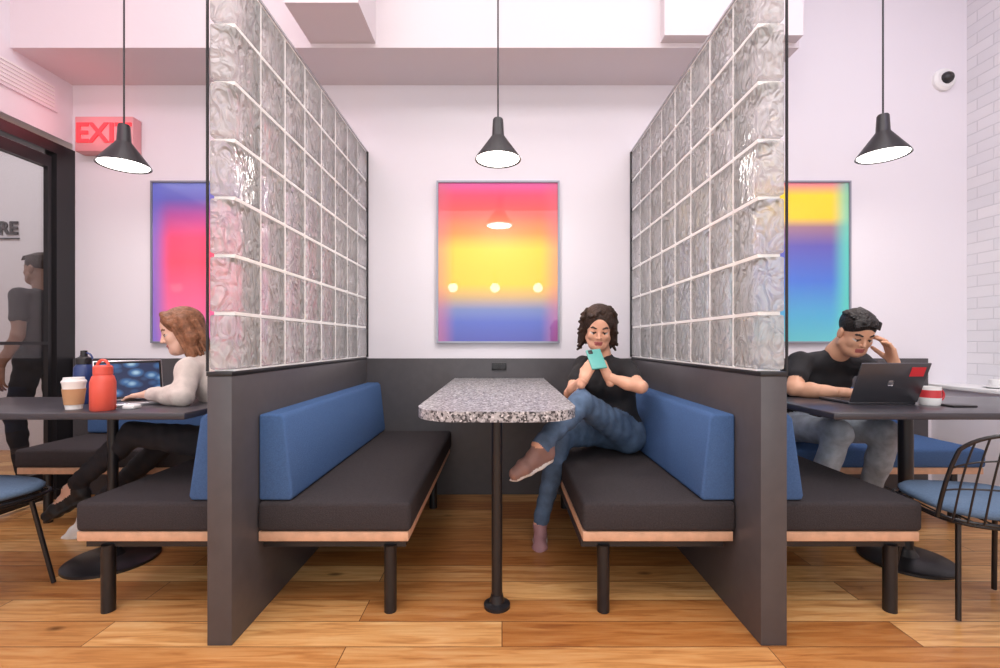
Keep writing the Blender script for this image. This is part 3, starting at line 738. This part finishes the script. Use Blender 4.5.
person('standing_man',Jp,(q(-.03,0,1.60),(-1,0,-.05),(0,0,1)),hp_,hair_short,mpz,fem=False,bh=.008,fine=.004)
# ---------------------------------------------------------------- table objects
def place(e,loc,rz):
    e.location=loc; e.rotation_euler=(0,0,rz)
def laptop(loc,rz,body_m,open_=1.85,screen=None,w=.31,dp=.215,sticker=False):
    e=empty('laptop',(0,0,0))
    box('base',-w/2,w/2,-dp,0,0,.014,body_m,e,.004)
    box('keyboard',-w/2+.02,w/2-.02,-dp*.55,-.02,.0138,.0152,M['blk2'],e)
    box('trackpad',-.05,.05,-dp+.01,-dp*.6,.0138,.0146,M['chrome'],e)
    lid=empty('lid',(0,0,.012)); lid.parent=e
    bpy.context.view_layer.update()
    def lb(n,x0,x1,y0,y1,z0,z1,m,bv=0):
        o=box(n,x0,x1,y0,y1,z0,z1,m,None,bv); o.parent=lid; return o
    lb('lid_shell',-w/2,w/2,0,.007,0,dp,body_m,.003)
    lb('bezel',-w/2+.005,w/2-.005,-.001,.001,.006,dp-.006,M['blk2'])
    lb('screen',-w/2+.014,w/2-.014,-.002,0,.016,dp-.016,screen or M['blk2'])
    if sticker:
        lb('sticker',-w/2+.02,-w/2+.085,.0068,.0085,dp-.065,dp-.02,mat('red_sticker',srgb(215,50,60),.5))
        lb('logo',-.012,.012,.0068,.0078,dp/2-.012,dp/2+.014,M['chrome'],.003)
    lid.rotation_euler=(-(open_-math.pi/2),0,0)
    place(e,loc,rz); return e
def screen_mat():
    m,nt,b=newmat('lit_screen'); N=nt.nodes; L=nt.links
    tc=N.new('ShaderNodeTexCoord'); v=N.new('ShaderNodeTexVoronoi'); v.inputs['Scale'].default_value=4
    L.new(tc.outputs['Generated'],v.inputs['Vector'])
    r=N.new('ShaderNodeValToRGB'); e=r.color_ramp.elements; e[0].position=.1; e[0].color=srgb(170,205,225); e[1].position=.6; e[1].color=srgb(28,46,80)
    x=e.new(.35); x.color=srgb(60,108,160)
    L.new(v.outputs['Distance'],r.inputs['Fac']); L.new(r.outputs['Color'],b.inputs['Emission Color']); b.inputs['Emission Strength'].default_value=.9
    b.inputs['Base Color'].default_value=(.02,.02,.03,1); b.inputs['Roughness'].default_value=.2
    return m
sg=mat('space_grey_aluminium',srgb(92,92,98),.35,metal=.7,var=.03)
silver=mat('silver_aluminium',srgb(200,200,205),.3,metal=.8,var=.02)
laptop((-1.80,2.25,TZ),math.radians(50),silver,open_=1.80,screen=screen_mat(),w=.27,dp=.195)
laptop((1.775,2.165,TZ),math.pi+.02,sg,open_=1.95,sticker=True,w=.32,dp=.20)
kraft=mat('kraft_sleeve',srgb(196,150,110),.8,var=.06); paper=mat('paper_cup',srgb(240,238,235),.6)
c=P(74,409,2.02); c.z=TZ
e=empty('takeaway_coffee_cup',c)
lathe('cup',[(0,0),(.029,0),(.041,.115),(0,.115)],c,paper,e); lathe('sleeve',[(.0318,.02),(.0335,.02),(.0405,.088),(.0385,.088)],c,kraft,e)
lathe('lid',[(0,.114),(.043,.114),(.043,.122),(.037,.128),(.036,.137),(0,.135)],c,M['white'],e)
redp=mat('red_bottle_plastic',srgb(228,92,76),.4,var=.04)
c=P(103,412,1.98); c.z=TZ
e=empty('water_bottle',c)
lathe('bottle_body',[(0,0),(.04,0),(.045,.006),(.045,.12),(.038,.145),(.028,.155),(0,.155)],c,redp,e)
lathe('cap',[(0,.153),(.034,.153),(.034,.185),(.028,.192),(0,.192)],c,redp,e)
wires('carry_loop',[[Vector(c)+Vector((.024*math.cos(t),0,.188+.026*math.sin(t))) for t in [i*math.pi/10 for i in range(11)]]],.006,redp,e)
navy=mat('navy_bottle',srgb(46,66,118),.35,var=.05)
c=P(84,400,2.2); c.z=TZ
e=empty('sports_bottle',c)
lathe('bottle_body',[(0,0),(.038,0),(.040,.005),(.040,.09),(.036,.105),(.040,.12),(.038,.170),(.027,.188),(0,.188)],c,navy,e)
lathe('cap',[(0,.186),(.031,.186),(.031,.215),(.014,.224),(.013,.25),(0,.252)],c,M['blk2'],e)
wires('handle',[[Vector(c)+Vector((.03*math.cos(t)+.01,0,.21+.03*math.sin(t))) for t in [i*math.pi/10 for i in range(11)]]],.004,navy,e)
e=empty('white_earbuds_case',P(129,408,2.02)); box('shell',-1.64,-1.59,2.0,2.05,TZ,TZ+.018,M['white'],e,.006)
c=P(930,402,2.15); c.z=TZ
redm=mat('red_mug_glaze',srgb(206,60,66),.3)
e=empty('coffee_mug',c)
lathe('mug_body',[(0,0),(.036,0),(.040,.01),(.041,.035)],c,M['white'],e); lathe('mug_band',[(.041,.035),(.041,.07)],c,redm,e)
lathe('mug_rim',[(.041,.07),(.041,.085),(.037,.085),(.035,.02),(0,.012)],c,M['white'],e)
wires('handle',[[Vector(c)+Vector((.04+.024*math.sin(t),0,.045-.026*math.cos(t))) for t in [i*math.pi/10 for i in range(11)]]],.005,redm,e)
c=P(957,404,2.1)
e=empty('mobile_phone',(c.x,c.y,TZ)); box('handset',c.x-.055,c.x+.055,c.y-.04,c.y+.035,TZ,TZ+.009,M['blk2'],e,.003)
c=Vector((3.07,2.88,.76)); e=empty('cup_and_saucer',c)
lathe('saucer',[(0,.0),(.04,0),(.07,.012),(.068,.014),(.03,.006),(0,.006)],c,M['white'],e)
lathe('cup',[(0,.007),(.02,.007),(.034,.03),(.038,.055),(.035,.055),(.03,.03),(0,.014)],c,M['white'],e)
# ---------------------------------------------------------------- lights
K=.74
def area(name,loc,rot,size,sizey,en,col):
    l=bpy.data.lights.new(name,'AREA'); l.shape='RECTANGLE'; l.size=size; l.size_y=sizey; l.energy=en*K; l.color=col
    o=bpy.data.objects.new(name,l); o.location=loc; o.rotation_euler=rot; link(o); return o
area('ceiling_light_near',(0,.2,3.85),(0,0,0),4.5,1.6,134,(1,.97,.94))
area('ceiling_light_mid',(0,1.9,3.85),(0,0,0),4.5,.8,50,(1,.97,.97))
area('rear_fill_light',(0,-2.4,2.0),(math.radians(84),0,0),6,3,120,(1,.98,.98))  # added soft fill from behind the camera, aimed forward; not a window
area('pink_wash_light',(-2.2,.9,3.7),(math.radians(40),0,math.radians(8)),1.2,.6,10,(1,.38,.66))
area('violet_wash_light',(2.4,1.2,3.6),(math.radians(40),0,0),1.2,.6,11,(.72,.68,1))
area('adjoining_room_light',(-4.6,2.6,3.85),(0,0,0),1.5,2,85,(1,.97,.95))
l=bpy.data.lights.new('exit_glow','POINT'); l.energy=.8; l.color=(1,.14,.18); l.shadow_soft_size=.1
o=bpy.data.objects.new('exit_glow',l); o.location=(-2.72,3.0,2.5); link(o)
w=bpy.data.worlds.new('World'); scene.world=w; w.use_nodes=True
w.node_tree.nodes['Background'].inputs[0].default_value=(.96,.96,1,1); w.node_tree.nodes['Background'].inputs[1].default_value=.45
# ---------------------------------------------------------------- camera
cd=bpy.data.cameras.new('camera'); cd.sensor_width=36; cd.lens=F*36/1000; cd.shift_x=-.002; cd.shift_y=.008; cd.clip_start=.05
co=bpy.data.objects.new('camera',cd); co.location=(0,0,CZ); co.rotation_euler=(math.pi/2,0,0); link(co); scene.camera=co
scene.view_settings.view_transform='Standard'; scene.view_settings.exposure=0
